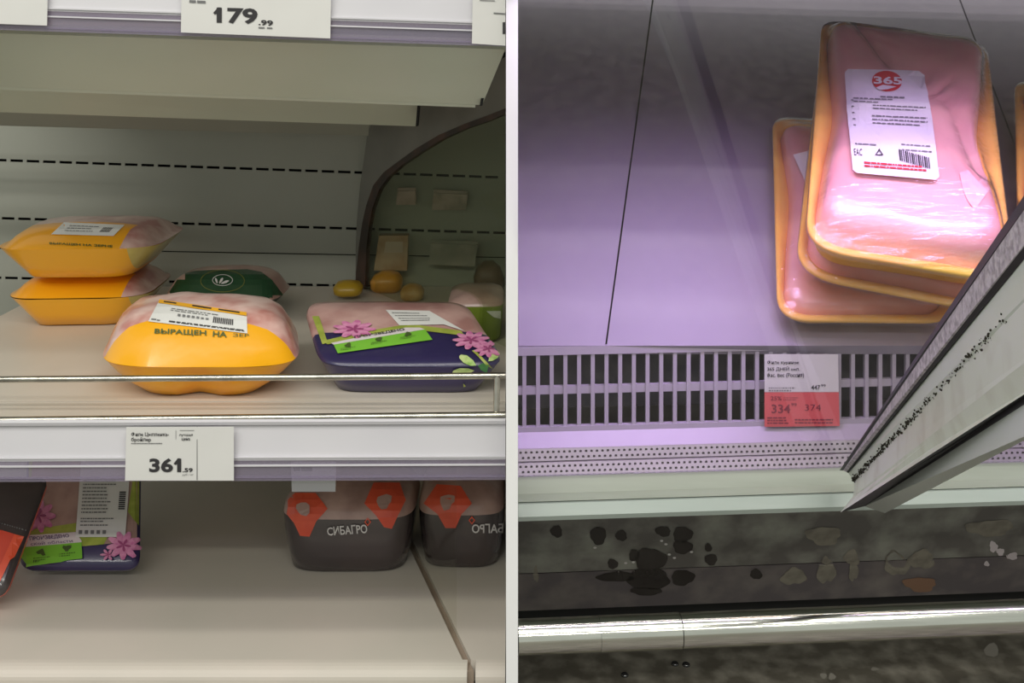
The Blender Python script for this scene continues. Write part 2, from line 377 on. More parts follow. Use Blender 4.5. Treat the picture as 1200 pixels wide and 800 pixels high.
# lower bay: clear pane in place of the mirrored end, in the shelf gap
a0, a1 = (lowx(1.02), 1.02), (lowx(DB - 0.01), DB - 0.01)
def pane(name, p, q, z0, z1, t, m, **kw):
    d = Vector((q[0] - p[0], q[1] - p[1], 0)).normalized(); n = Vector((-d.y, d.x, 0)) * t
    A = [Vector((p[0], p[1], z0)), Vector((q[0], q[1], z0)), Vector((q[0], q[1], z1)), Vector((p[0], p[1], z1))]
    return hexa(name, A, [v + n for v in A], m, **kw)
pane('window_1', a0, a1, H - HL - 0.01, H - HM - 0.02, 0.002, glass_mat('plain_pane', (252, 252, 250), 0.15, 0.0), kind='structure', label='clear pane in place of the mirrored end beside the charcoal pack')

# --- guard rail
gr = empty('guard_rail', (-0.4, DF, H - HM), 'chrome wire guard rail along the middle shelf edge', 'rail')
tube('upper_bar', [P(-190, 446, 0.957), P(592.5, 440, 0.957)], 0.0030, CHROME, gr)
tube('lower_bar', [P(-190, 494.5, 0.945), P(592.5, 486.5, 0.945)], 0.0034, CHROME, gr)
tube('post', [P(582.5, 440, 0.957), P(581.5, 487, 0.948)], 0.0030, CHROME, gr)
tube('post', [P(-120, 445, 0.957), P(-121, 494, 0.948)], 0.0030, CHROME, gr)

# --- price rails
def price_rail(name, y, sl, label, D=0.938, lip=26):
    r = empty(name, (-0.4, D, P(0, y + 66, D).z), label, 'price rail')
    X0, X1 = -190, 592.3
    def row(a, b, m, nm, d0=0.0, d1=0.0, t=0.003):
        return plate(nm, [P(X0, y + a + sl * X0, D + d0), P(X1, y + a + sl * X1, D + d0), P(X1, y + b + sl * X1, D + d1), P(X0, y + b + sl * X0, D + d1)], t, m, r)
    row(0, 42, RAIL, 'rail_face', 0.003, 0.0)
    row(-3, 0.5, RAIL, 'top_bead', -0.001, 0.0, 0.004)
    row(42, 66, CLEARLIP, 'clear_lip', 0.0, 0.0, 0.0015)
    for k in (38, 47.5, 61.0): row(k, k + 1.7, RAIL if k < 60 else CLEARLIP, 'bead', -0.0015, -0.0015, 0.0015)
    return r
price_rail('price_rail', 498.5, -0.004, 'pale plastic price rail with clear lip under the chrome guard')
price_rail('price_rail', -31, 0.033, 'price rail holding three tags at the top edge', D=0.938)

def tag(name, quad, D, label, parent=None, m=PAPER, group=None):
    o = empty(name, P((quad[2][0] + quad[3][0]) / 2, (quad[2][1] + quad[3][1]) / 2, D), label, 'price tag', group)
    c = plate('card', [P(x, y, D) for x, y in quad], 0.0006, m, o)
    return o, c, bvh(c)
# main tag 361.59
t, c, b = tag('price_tag', [(148, 500.5), (274, 500), (274, 563), (146.5, 563)], 0.9335, 'white paper tag reading 361.59 under the yellow pack')
text('Филе Цыпленка-', rectq(154, 506, 198, 511.5), b, INK, c, 0.0004, 0.012)
text('бройлер', rectq(154, 512, 177, 518), b, INK, c, 0.0004, 0.012)
strips([(154, 518), (190, 518), (190, 521), (154, 521)], fine([(0.2, 1)], 0, 1, 0.4), b, INKG, c, 0.0004)
text('лучшая', rectq(210, 508.2, 226, 511.5), b, INK, c, 0.0004, 0.012)
text('цена', rectq(213, 512.5, 223, 516.5), b, INK, c, 0.0004, 0.012)
strips([(206, 503), (230, 503), (230, 522), (206, 522)], [(0, .05, .02, .6), (.2, .04, .9, .07)], b, INKG, c, 0.0004)
patch('lettering', [(203.5, 543), (208.5, 536.6), (211, 536.6), (211, 541), (206, 544.5)], b, INK, c, 0.00042, 50)
text('361', rectq(175, 536.5, 212.5, 553), b, INK, c, 0.0004, 0.035)
text('.59', rectq(214, 548, 226, 553), b, INK, c, 0.0004, 0.03)
text('руб / кг', rectq(214, 554.5, 227, 557.5), b, INKG, c, 0.0004)
strips([(230, 500), (233, 500), (233, 562), (230, 562)], [(0.2, 0, .5, 1)], b, INKG, c, 0.0004)
t, c, b = tag('price_tag', [(213, -22), (388, -14), (387, 45), (212, 38)], 0.9335, 'white tag reading 179.99 at the top edge')
patch('lettering', [(250, 15), (255.5, 8.6), (259, 8.7), (259, 13), (252, 17)], b, INK, c, 0.00042, 50)
text('179', [(254, 8.5), (302, 10), (302, 28.5), (254, 27)], b, INK, c, 0.0004, 0.035)
text('.99', [(303, 23), (320, 24), (320, 30.5), (303, 29.5)], b, INK, c, 0.0004, 0.03)
strips([(303, 31.5), (321, 32.3), (321, 35), (303, 34.2)], [(0, 0, .4, .6), (.55, 0, .9, .6)], b, INKG, c, 0.0004)
strips([(222, 0), (241, 1), (241, 4), (222, 3)], [(0, 0, .4, 1), (.48, 0, 1, 1)], b, INKG, c, 0.0004)
strips([(325, -20), (328, -20), (328, 42), (325, 42)], [(0.2, 0, .5, 1)], b, INKG, c, 0.0004)
t, c, b = tag('price_tag', [(-110, -30), (56, -24), (55, 30), (-110, 24)], 0.9335, 'blank white tag cut by the top left corner')
t, c, b = tag('price_tag', [(554, -10), (592.2, -8), (592.2, 53.5), (553, 51)], 0.9335, 'white tag beside the divider at the top edge')
strips([(562, 0), (592, 1), (592, 18), (562, 16)], [(0, 0, .6, .06), (.55, .85, 1, .95)], b, INKG, c, 0.0004)
text('1', [(589, 26), (592, 26), (592, 40), (589, 40)], b, INK, c, 0.0004, 0.03)
# tag behind the clear lip on the lower bay
t, c, b = tag('price_tag', [(341, 541), (394, 541), (393, 576), (342, 576)], 0.99, 'small milky tag hanging behind the clear rail lip', m=mat('milky_card', (206, 208, 206), 0.5))
strips([(344, 546), (366, 546), (366, 553), (344, 553)], [(0, .2, .35, .8), (.4, .2, 1, .8)], b, INKG, c, 0.0004)

# --- packs on the left -----------------------------------------------------------------
def sring(cx, cy, cz, a, b_, ex, rot, N=56, dent=0.0, wob=0.0, seed=0, tilt=(0, 0), tip=0.0, shear=0.0):
    out = []
    for k in range(N):
        t = 2 * math.pi * k / N; c, s = math.cos(t), math.sin(t)
        x = a * math.copysign(abs(c) ** (2 / ex), c); y = b_ * math.copysign(abs(s) ** (2 / ex), s)
        if tip: x *= 1 + tip * max(0, abs(c) ** 6)
        if dent and s < 0: y += dent * math.exp(-(x / 0.009) ** 2)
        z = cz
        if wob:
            n = noise.noise(Vector((x * 24 + seed, y * 24, cz * 20))); z += wob * n; x *= 1 + wob * 2 * n
        z += tilt[0] * x + tilt[1] * y; x -= shear * y
        out.append(Vector((cx + x * math.cos(rot) - y * math.sin(rot), cy + x * math.sin(rot) + y * math.cos(rot), z)))
    return out
def tray_pack(name, cx, cy, z0, rot, tray, dome, m_tray, m_dome, label, cat, group=None, ex=3.4, dent=0.0, wob=0.002, seed=0, tilt=(0, 0), tip=0.0, dex=None, shear=0.0):
    zt = dome[-1][2]; tl = lambda z: (tilt[0] * z / zt, tilt[1] * z / zt)
    o = empty(name, (cx, cy, z0), label, cat, group)
    tr = loft('tray', [sring(cx, cy, z0 + z, a, b_, ex, rot, dent=dent if i < 4 else 0, tilt=tl(z), shear=shear, tip=tip * z / tray[-1][2], wob=0.0012 if i else 0, seed=seed) for i, (a, b_, z) in enumerate(tray)], m_tray, o, cap1=False)
    dm = loft('top_film', [sring(cx, cy, z0 + z, a, b_, dex or ex, rot, wob=wob if 0 < i else 0, seed=seed, tilt=tl(z), shear=shear, tip=tip if i == 0 else 0) for i, (a, b_, z) in enumerate(dome)], m_dome, o, cap0=False)
    return o, tr, dm, bvh(tr, dm)
def two_tone(name, ca, cb, cb2, axis, thr, slope=0.0, coat=0.6, xmax=None):
    """film printed in colour a in front of a line, clear over the meat behind it"""
    m = mat(name, cb, 0.3, c2=cb2, scale=24, bump=0.3, coat=coat); nt = m.node_tree; b = nt.nodes['Principled BSDF']
    tc = nt.nodes.new('ShaderNodeTexCoord'); sp_ = nt.nodes.new('ShaderNodeSeparateXYZ'); nt.links.new(tc.outputs['Object'], sp_.inputs[0])
    ab = nt.nodes.new('ShaderNodeMath'); ab.operation = 'ABSOLUTE'; nt.links.new(sp_.outputs[0], ab.inputs[0])
    ad = nt.nodes.new('ShaderNodeMath'); ad.operation = 'MULTIPLY_ADD'; ad.inputs[1].default_value = slope
    nt.links.new(ab.outputs[0], ad.inputs[0]); nt.links.new(sp_.outputs[axis], ad.inputs[2])
    lt = nt.nodes.new('ShaderNodeMath'); lt.operation = 'LESS_THAN'; lt.inputs[1].default_value = thr; nt.links.new(ad.outputs[0], lt.inputs[0])
    if xmax is not None:
        lx = nt.nodes.new('ShaderNodeMath'); lx.operation = 'LESS_THAN'; lx.inputs[1].default_value = xmax; nt.links.new(sp_.outputs[0], lx.inputs[0])
        an = nt.nodes.new('ShaderNodeMath'); an.operation = 'MULTIPLY'; nt.links.new(lx.outputs[0], an.inputs[0]); nt.links.new(lt.outputs[0], an.inputs[1]); lt = an
    mx = nt.nodes.new('ShaderNodeMix'); mx.data_type = 'RGBA'; mx.inputs[7].default_value = lin(ca)
    old = b.inputs['Base Color'].links[0].from_socket
    nt.links.new(lt.outputs[0], mx.inputs[0]); nt.links.new(old, mx.inputs[6]); nt.links.new(mx.outputs[2], b.inputs['Base Color'])
    return m
zm = H - HM
TRAY = [(0.044, 0.045, 0.0), (0.058, 0.058, 0.002), (0.071, 0.068, 0.012), (0.084, 0.076, 0.024), (0.093, 0.081, 0.034), (0.0955, 0.083, 0.037)]
DOME = [(0.0955, 0.083, 0.037), (0.0945, 0.0815, 0.0385), (0.089, 0.070, 0.052), (0.081, 0.058, 0.066), (0.070, 0.046, 0.075), (0.048, 0.030, 0.080), (0.020, 0.013, 0.082)]
def sc_(r, k, kz=1.0): return [(a * k, b_ * k, z * kz) for a, b_, z in r]
FILM1 = two_tone('yellow_and_clear_film', (250, 178, 22), (238, 206, 196), (196, 128, 118), 1, -0.046, 0.10)
cx = shx(235, 1.06)
o, tr, dm, b = tray_pack('chicken_pack', cx, 1.070, zm, 0.0, sc_(TRAY, 1.04, 1), sc_(DOME, 1.04, 1), YEL, FILM1, 'yellow chicken pack with white label, nearest on the middle shelf', 'chicken pack', dent=0.009, seed=3, ex=4.2, shear=0.24, wob=0.004)
q = [(187, 352), (289, 367), (290, 391), (174, 377)]
lb = patch('label', q, b, LABEL, o, 0.0008)
patch('label_header', [(187, 352), (289, 367), (289, 371), (185.5, 356)], b, mat('amber_print', (240, 176, 40), 0.5), lb, 0.0013)
strips(q, [(.06, .05, .2, .1), (.38, .04, .6, .1), (.68, .04, .92, .1)], b, INK, lb, 0.0017)
strips(q, fine([(.30, .9), (.38, .75)], .17, .72, .03), b, INKG, lb, 0.0013)
strips(q, fine([(.86, 1), (.9, 1)], .20, .97, .03), b, INK, lb, 0.0013)
strips(q, [(.02, .86, .07, .92), (.08, .88, .11, .94)] + [(.26 + i * .05, .52, .29 + i * .05, .6) for i in range(7)], b, INKG, lb, 0.0013)
strips(q, [(.64 + i * .02, .42, .652 + i * .02, .70) for i in range(11)], b, INK, lb, 0.0013, name='barcode')
text('ВЫРАЩЕН', [(182, 385), (242, 387), (242, 394.5), (181, 392)], b, GREENINK, o, 0.0009, 0.02)
text('НА', [(250, 388), (266, 389), (266, 395.5), (249.5, 394.5)], b, GREENINK, o, 0.0009, 0.02)
text('ЗЕР', [(273, 390.5), (292, 391.5), (292, 395), (273, 394.8)], b, GREENINK, o, 0.0009, 0.0)
# stack of two at the left
FILM2 = two_tone('amber_and_clear_film', (246, 170, 22), (222, 192, 182), (180, 122, 116), 1, -0.020, 0.0, xmax=0.062)
TRAYX = two_tone('amber_tray_with_pale_side', (250, 178, 18), (214, 196, 110), (196, 176, 90), 1, 1.0, 0.0, xmax=0.070)
TR2 = [(0.048, 0.050, 0.0), (0.062, 0.062, 0.002), (0.074, 0.072, 0.018), (0.084, 0.080, 0.032), (0.090, 0.084, 0.040)]
DM2 = [(0.090, 0.084, 0.040), (0.088, 0.081, 0.042), (0.080, 0.066, 0.051), (0.070, 0.052, 0.058), (0.045, 0.034, 0.061), (0.02, 0.018, 0.062)]
DY = 1.325
o2, tr2, dm2, b2 = tray_pack('chicken_pack', shx(110, DY), DY, zm, 0.06, sc_(TR2, 0.90, 0.95), sc_(DM2, 0.90, 0.98), TRAYX, FILM2, 'lower yellow chicken pack of the stack of two, under another', 'chicken pack', 'stacked yellow packs', ex=6.0, seed=9, tip=0.07)
DY3 = 1.315
o3, tr3, dm3, b3 = tray_pack('chicken_pack', shx(112, DY3), DY3, zm + 0.0625, 0.05, sc_(TR2, 1.02, 1.0), sc_(DM2, 1.02, 1.0), TRAYX, FILM2, 'upper yellow chicken pack on the stack of two at left', 'chicken pack', 'stacked yellow packs', ex=6.0, seed=14, tip=0.07)
q3 = [(75, 261), (146, 264), (133, 277), (60, 275)]
lb = patch('label', q3, b3, LABEL, o3, 0.0008)
if lb:
    strips(q3, fine([(.25, .8), (.45, .7), (.65, .8)], .15, .7, .05), b3, INKG, lb, 0.0013)
    strips(q3, [(.72 + i * .02, .3, .73 + i * .02, .7) for i in range(8)], b3, INK, lb, 0.0013, name='barcode')
text('ВЫРАЩЕН НА ЗЕРНЕ', [(58, 284), (132, 287.5), (132, 291), (58, 287)], b3, GREENINK, o3, 0.0009, 0.02)
# green banded pack behind
FILMG = mat('clear_film_over_pale_meat', (206, 172, 160), 0.3, c2=(178, 134, 124), scale=24, bump=0.3, coat=0.5)
DG = 1.34
o4, tr4, dm4, b4 = tray_pack('chicken_pack', shx(268, DG), DG, zm, 0.0, sc_(TRAY, 0.78, 0.7), sc_(DOME, 0.78, 0.70), mat('dark_tray', (44, 60, 48), 0.4), FILMG, 'chicken pack with dark green band and round emblem behind the yellow pack', 'chicken pack', seed=21)
gb = patch('green_band', [(199, 342), (212, 322), (228, 318), (244, 317), (290, 316), (306, 319), (318, 328), (331, 345), (318, 362), (210, 362)], b4, GREENF, o4, 0.0008, 6)
GOLD = mat('gold_print', (120, 124, 60), 0.5)
def ringpoly(cx_, cy_, rx, ry, th, n=28):
    v = []; f = []
    for k in range(n):
        a = 2 * math.pi * k / n; v += [(cx_ + rx * math.cos(a), cy_ + ry * math.sin(a)), (cx_ + (rx - th) * math.cos(a), cy_ + (ry - th) * math.sin(a))]
    for k in range(n): f.append((2 * k, 2 * ((k + 1) % n), 2 * ((k + 1) % n) + 1, 2 * k + 1))
    return v, f
if gb:
    v, f = ringpoly(261, 330, 26, 13, 0.9); lay('emblem_ring', v, f, b4, GOLD, gb, 0.0014)
    v, f = ringpoly(261, 329, 12, 6.5, 0.7); lay('emblem_ring', v, f, b4, WHITEINK, gb, 0.0014)
    for c0, L_, W_, a_ in (((257, 333), 8, 3, -1.0), ((259, 333), 10, 3, -0.35), ((255, 333), 7, 2.5, -1.9)):
        patch('emblem_leaf', petal(c0[0], c0[1], L_, W_, a_), b4, WHITEINK, gb, 0.0014, 30)
    strips([(252, 345), (273, 345), (273, 349), (252, 349)], fine([(.2, 1)], 0, 1, .6, .06), b4, WHITEINK, gb, 0.0014)
# navy pack
TN = [(0.064, 0.050, 0.0), (0.072, 0.058, 0.002), (0.079, 0.064, 0.016), (0.087, 0.069, 0.032), (0.092, 0.072, 0.042)]
DN = [(0.092, 0.072, 0.042), (0.0915, 0.0715, 0.0445), (0.089, 0.069, 0.0475), (0.080, 0.060, 0.0495), (0.055, 0.04, 0.051), (0.025, 0.018, 0.052)]
FILMN = two_tone('navy_and_clear_film', (46, 40, 82), (206, 168, 160), (176, 130, 124), 1, -0.012, 0.0, 0.5)
cn = XE - 0.113
o5, tr5, dm5, b5 = tray_pack('chicken_pack', cn, 1.078, zm, 0.0, TN, DN, NAVY, FILMN, 'navy chicken pack printed with pink flowers and a green strip', 'chicken pack', ex=7.0, seed=31, wob=0.0012, shear=0.32, tilt=(0, 0.2))
patch('olive_strip', [(366, 371), (374, 371), (384, 402), (378, 404)], b5, OLIVE, o5, 0.0008)
patch('olive_strip', [(378, 400), (420, 390), (480, 380), (540, 388), (545, 394), (480, 386), (384, 404)], b5, OLIVE, o5, 0.0007)
wl = [(452, 364), (503, 365), (545, 389), (520, 381), (468, 382)]
lb5 = patch('label', wl, b5, LABEL, o5, 0.0010)
strips([(455, 366), (500, 367), (518, 378), (470, 379)], fine([(.1, .8), (.35, .9), (.6, .9), (.8, .8)], 0.05, .9, .06), b5, INKG, lb5, 0.0015)
gs = patch('green_strip', [(391, 405), (498, 387), (507, 399), (396, 415)], b5, LIME, o5, 0.0012)
patch('white_strip', [(388, 403), (475, 385), (492, 385), (498, 387), (391, 405)], b5, PALEB, o5, 0.0013)
text('ПРОИЗВЕДЕНО', [(415, 395.5), (473, 385.8), (475, 389), (416, 398.6)], b5, INK, gs, 0.0019, 0.02)
for x, y in ((408, 406), (444, 399), (478, 393)):
    patch('icon', ellipse(x, y, 4, 2.4, 10, wob=0.25), b5, GREENINK, gs, 0.0018, 20)
    strips([(x - 9, y + 3.5), (x + 9, y + 1), (x + 9, y + 4), (x - 9, y + 6.5)], fine([(.1, 1), (.65, .7)], 0, 1, .25, .05), b5, GREENINK, gs, 0.0018)
def flower(cx_, cy_, r, sq, tree, par, n=9, ph=0.0, lift=0.0014):
    for k in range(n):
        a = ph + 2 * math.pi * k / n
        p = [(cx_ + (x - cx_), cy_ + (y - cy_) * sq) for x, y in petal(cx_, cy_, r, r * 0.42, a)]
        patch('petal', p, tree, PINK, par, lift + 0.0002 * (k % 2), 30)
    for k in range(5):
        a = ph + 1.25 * k
        p = [(cx_ + (x - cx_), cy_ + (y - cy_) * sq) for x, y in petal(cx_, cy_, r * 0.45, r * 0.16, a)]
        patch('stamen', p, tree, PINKD, par, lift + 0.0006, 30)
flower(415, 387, 26, 0.42, b5, o5)
flower(552, 400, 22, 0.5, b5, o5, ph=0.4); flower(572, 410, 17, 0.6, b5, o5, ph=0.1)
for a, L, wd, m, c0 in ((3.6, 22, 9, LEAFL, (558, 428)), (3.05, 26, 9, LEAFL, (556, 433)), (0.3, 18, 9, LEAFG, (560, 428)), (-0.7, 16, 8, LEAFL, (572, 424)), (2.6, 18, 7, LEAFG, (578, 446)), (1.2, 16, 4, OLIVE, (543, 448))):
    patch('leaf', petal(c0[0], c0[1], L, wd, a), b5, m, o5, 0.0014, 30)
patch('stem', [(553, 412), (556, 411), (583, 437), (580, 438)], b5, OLIVE, o5, 0.0013, 8)
# its mirror reflection, built as a solid pack behind the side glass
TS = [(0.024, 0.035, 0.0), (0.029, 0.042, 0.004), (0.033, 0.047, 0.044)]
DS = [(0.033, 0.047, 0.044), (0.031, 0.045, 0.049), (0.024, 0.036, 0.053), (0.012, 0.02, 0.056)]
o6, tr6, dm6, b6 = tray_pack('chicken_pack', XE - 0.036, 1.235, zm, 0.0, TS, DS, mat('lime_tray', (130, 150, 50), 0.4), MEATG, 'half hidden lime edged reflection, built as a pack behind the glass', 'chicken pack', ex=5, seed=40)
patch('label', [(570, 364), (592, 364), (592, 375), (578, 371)], b6, LABEL, o6, 0.001)
# small package by the dark trim, then mirror reflections built as solid goods
def lump(name, px, py, D, wpx, hpx, m, label, dep=0.03, cat='package'):
    a = wpx / 2 * D / F; z0 = max(P(px, py + hpx / 2, D).z, zm); hh = hpx * D / F; x = shx(px, D)
    return loft(name, [sring(x, D, z0, a * .7, dep * .6, 3, 0), sring(x, D, z0 + hh * .15, a * .95, dep * .9, 3, 0, wob=.001, seed=px), sring(x, D, z0 + hh * .55, a, dep, 3, 0, wob=.002, seed=px), sring(x, D, z0 + hh * .85, a * .75, dep * .7, 3, 0, wob=.002, seed=px), sring(x, D, z0 + hh, a * .3, dep * .3, 3, 0)], m, None, label=label, cat=cat)
lump('small_package', 408, 337, 1.41, 34, 17, mat('mustard_film', (196, 158, 40), 0.4, coat=0.4), 'mustard yellow package at the back beside the dark trim', 0.02)
lump('small_package', 453, 338, 1.452, 38, 24, mat('orange_yellow_film', (232, 160, 40), 0.4, coat=0.4, c2=(214, 150, 60), scale=40), 'orange yellow reflection built as a package behind the glass', 0.02)
lump('small_package', 483, 343, 1.405, 28, 18, mat('tan_film', (190, 142, 74), 0.4, c2=(206, 170, 110), scale=50), 'tan reflection built as a package, right of the orange one', 0.02)
lump('small_package', 573, 338, 1.42, 36, 42, mat('brown_film', (104, 82, 60), 0.45, c2=(80, 68, 50), scale=40), 'brown reflection built as a package next to the divider', 0.02)
pk = empty('reflected_package', P(459, 318, 1.46), 'beige reflection built as a bag hanging behind the glass', 'package')  # mirror reflection built as a solid bag
BAG = mat('beige_bag', (196, 168, 138), 0.4, c2=(176, 140, 104), scale=50, coat=0.4)
plate('bag', [P(444, 276, 1.462), P(478, 276, 1.462), P(477, 317, 1.462), P(438, 317, 1.462)], 0.018, BAG, pk)
plate('bag_print', [P(452, 283, 1.4615), P(472, 283, 1.4615), P(472, 296, 1.4615), P(450, 296, 1.4615)], 0.0004, mat('bag_print', (206, 186, 168), 0.5), pk)

for nm, lab, q_, mm in (('reflected_package', 'pale pink bag added as a reflection high behind the glass', [(466, 224), (487, 224), (487, 240), (464, 240)], mat('pale_pink_bag', (206, 180, 172), .4, c2=(180, 160, 150), scale=60)),
                       ('reflected_package', 'wide pale bag added as a reflection near the divider', [(508, 226), (548, 228), (546, 246), (506, 246)], mat('pale_wide_bag', (186, 168, 156), .4, c2=(150, 140, 128), scale=60)),
                       ('reflected_package', 'grey bag added as a reflection low behind the glass', [(505, 285), (560, 287), (556, 312), (502, 310)], mat('grey_green_bag', (150, 150, 138), .4, c2=(170, 166, 154), scale=40))):
    hp = empty(nm, P((q_[2][0] + q_[3][0]) / 2, q_[2][1], 1.465), lab, 'package')  # bags added to stand in for reflections in the mirrored panel
    plate('bag', [P(x, y, 1.467) for x, y in q_], .014, mm, hp)
    plate('bag_seal', [P(q_[0][0], q_[0][1] - 4, 1.47), P(q_[1][0], q_[1][1] - 4, 1.47), P(q_[1][0], q_[1][1], 1.47), P(q_[0][0], q_[0][1], 1.47)], .003, mm, hp)

# --- lower bay packs
zl = H - HL
def leaning(name, quad, D0, lean, th, m, label, cat='chicken pack', r=0.02):
    """a flat tray pack leaning back: quad pixels (TL,TR,BR,BL) on a plane tilted about its foot"""
    base = P((quad[2][0] + quad[3][0]) / 2, (quad[2][1] + quad[3][1]) / 2, D0)
    n = Vector((0, -math.cos(lean), math.sin(lean)))
    def hit(px, py):
        d = P(px, py, 1) - EYE; k = (base - EYE).dot(n) / d.dot(n); return EYE + d * k
    pts = [hit(*p) for p in quad]
    # rounded outline
    out = []
    for i in range(4):
        p, a, c = pts[i], pts[i - 1], pts[(i + 1) % 4]; u = (a - p).normalized() * r; v = (c - p).normalized() * r
        for k in range(6):
            t = k / 5; out.append((p + u) * (1 - t) ** 2 + p * 2 * t * (1 - t) + (p + v) * t * t)
    cc = sum(out, Vector()) / len(out)
    o = empty(name, base, label, cat)
    rings = [[cc + (p - cc) * s - n * z for p in out] for s, z in ((.8, th), (.86, th * .95), (.98, .006), (1, 0), (.985, -.004), (.94, -.008), (.6, -.010), (.2, -.011))]
    body = loft('tray', rings[:4], m, o, cap1=False); film = loft('top_film', rings[3:], m, o, cap0=False)
    return o, body, film, bvh(film, body)
o7, tb, fb, b7 = leaning('chicken_pack', [(36, 492), (166, 492), (164, 668), (22, 668)], 1.124, 0.95, 0.026, NAVY, 'flower printed navy pack with big white label under the price rail', r=0.018)
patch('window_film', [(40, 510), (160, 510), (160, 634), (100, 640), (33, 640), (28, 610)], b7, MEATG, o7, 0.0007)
patch('olive_strip', [(33, 510), (41, 510), (33, 612), (26, 612)], b7, OLIVE, o7, 0.0010)
patch('olive_strip', [(152, 510), (163, 510), (162, 616), (150, 600), (156, 560)], b7, OLIVE, o7, 0.0010)
patch('olive_strip', [(30, 622), (96, 612), (126, 630), (122, 638), (100, 640), (30, 640)], b7, OLIVE, o7, 0.0010)
flower(46, 605, 20, 1.0, b7, o7); 
wb7 = patch('white_strip', [(30, 628), (89, 624), (96, 634), (96, 636), (28, 642)], b7, PALEB, o7, 0.0016)
text('ПРОИЗВЕДЕНО', [(35, 629.5), (81, 626), (82, 631), (36, 635)], b7, mat('violet_ink', (84, 60, 110), .6), wb7, 0.002, 0.015)
text('ской области', [(36, 636), (85, 632.5), (86, 636), (37, 640)], b7, mat('violet_ink', (84, 60, 110), .6), wb7, 0.002, 0.0)
gs7 = patch('green_strip', [(27, 642), (96, 636), (97, 655), (62, 659), (24, 664)], b7, LIME, o7, 0.0018)
for x, y in ((49, 648), (79, 643)):
    patch('icon', ellipse(x, y, 4.5, 4, 10, wob=0.25), b7, GREENINK, gs7, 0.0023, 20)
    strips([(x - 9, y + 6), (x + 10, y + 4), (x + 10, y + 9), (x - 9, y + 11)], fine([(.1, 1), (.6, .7)], 0, 1, .25, .05), b7, GREENINK, gs7, 0.0023)
q7 = [(97, 520), (155, 520), (147, 630), (89, 630)]
l7 = patch('label', q7, b7, LABEL, o7, 0.0020)
strips(q7, fine([(.40 + i * .037, random.uniform(.6, 1)) for i in range(10)] + [(.80, 1), (.83, .7), (.87, .8)], .08, .74, .013), b7, INKG, l7, 0.0025)
strips(q7, [(.82, .52 + i * .022, .95, .534 + i * .022) for i in range(9)], b7, INK, l7, 0.0025, name='barcode')
strips(q7, [(.06 + i * .12, .93, .13 + i * .12, .97) for i in range(5)], b7, INKG, l7, 0.0025)
flower(145, 640, 20, 0.85, b7, o7, ph=0.2, lift=0.0022); flower(127, 651, 9, 0.8, b7, o7, n=6, lift=0.0024)
# red and black pack at the lower left corner
o8, tb8, fb8, b8 = leaning('chicken_pack', [(-95, 560), (58, 560), (6, 700), (-130, 700)], 1.055, 0.75, 0.02, CHAR, 'black and orange red pack cut by the left edge', r=0.012)
patch('red_band', [(-90, 612), (3, 622), (26, 629), (-2, 688), (-120, 688)], b8, mat('red_orange_print', (216, 70, 48), 0.35, coat=0.4), o8, 0.0028, 5)
patch('orange_band', [(18, 627), (26, 629), (-2, 689), (-10, 687)], b8, ORANGE, o8, 0.0036, 5)
tb8.data.materials[0] = ORANGE
strips([(-5, 610), (30, 620), (30, 624), (-5, 614)], fine([(.2, 1)], 0, 1, .3, .05), b8, INKG, o8, 0.0012)

def char_pack(name, px0, px1, D, label, mirror=False, seed=0, xlim=None):
    x0, x1 = shx(px0, D), shx(px1, D)
    if xlim is not None: x1 = min(x1, xlim)
    a = (x1 - x0) / 2; cx_ = (x0 + x1) / 2; dp = 0.062
    T = [(a * .80, dp * .86, 0), (a * .87, dp * .92, .002), (a * .93, dp * .96, .020), (a * .98, dp, .045), (a, dp, .062)]
    Dm = [(a, dp, .062), (a * .97, dp * .97, .070), (a * .9, dp * .88, .078), (a * .7, dp * .66, .085), (a * .4, dp * .4, .088), (a * .15, dp * .15, .089)]
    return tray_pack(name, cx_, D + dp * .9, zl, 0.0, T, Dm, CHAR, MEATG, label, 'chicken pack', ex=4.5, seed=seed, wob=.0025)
o9, t9, d9, b9 = char_pack('chicken_pack', 326, 485, 1.150, 'charcoal pack lettered white with orange diamonds on the bottom shelf', seed=50)
o10, t10, d10, b10 = char_pack('chicken_pack', 488, 640, 1.160, 'reflection of the charcoal pack, built solid with mirrored lettering', seed=60, xlim=XE - 0.001)  # mirror reflection built as a solid pack on the second plate
def diamonds(o, b, pts, hole=None):
    d = patch('orange_diamond', pts, b, ORANGE, o, 0.0010, 8)
    if hole and d: patch('diamond_window', ellipse(hole[0], hole[1], hole[2], hole[3], 10, wob=0.2), b, MEATG, d, 0.0016, 20)
diamonds(o9, b9, [(330, 594), (346, 578), (370, 578), (384, 596), (371, 610), (363, 628), (352, 627), (345, 612)], (356, 596, 9, 7))
diamonds(o9, b9, [(427, 590), (438, 566), (468, 566), (475, 586), (467, 602), (459, 619), (450, 617), (441, 604)], (450, 588, 9, 8))
diamonds(o10, b10, [(497, 590), (512, 568), (540, 570), (553, 590), (541, 602), (534, 618), (522, 618), (513, 602)], (524, 588, 9, 8))
patch('orange_edge', [(325, 566), (331, 566), (333, 592), (328, 594)], b9, ORANGE, o9, 0.001)
text('СИБАГРО', [(383, 617), (430, 613), (431, 624), (384, 627)], b9, WHITEINK, o9, 0.001, 0.02)
text('СИБАГРО', [(553, 613), (606, 613), (606, 624), (553, 624)], b10, WHITEINK, o10, 0.001, 0.02, mirror=True)
def small_diamond(o, b, x, y):
    v = [(x, y - 5), (x + 4, y), (x, y + 5), (x - 4, y), (x, y - 3), (x + 2.4, y), (x, y + 3), (x - 2.4, y)]
    lay('small_diamond', v, [(0, 1, 5, 4), (1, 2, 6, 5), (2, 3, 7, 6), (3, 0, 4, 7)], b, ORANGE, o, 0.001)
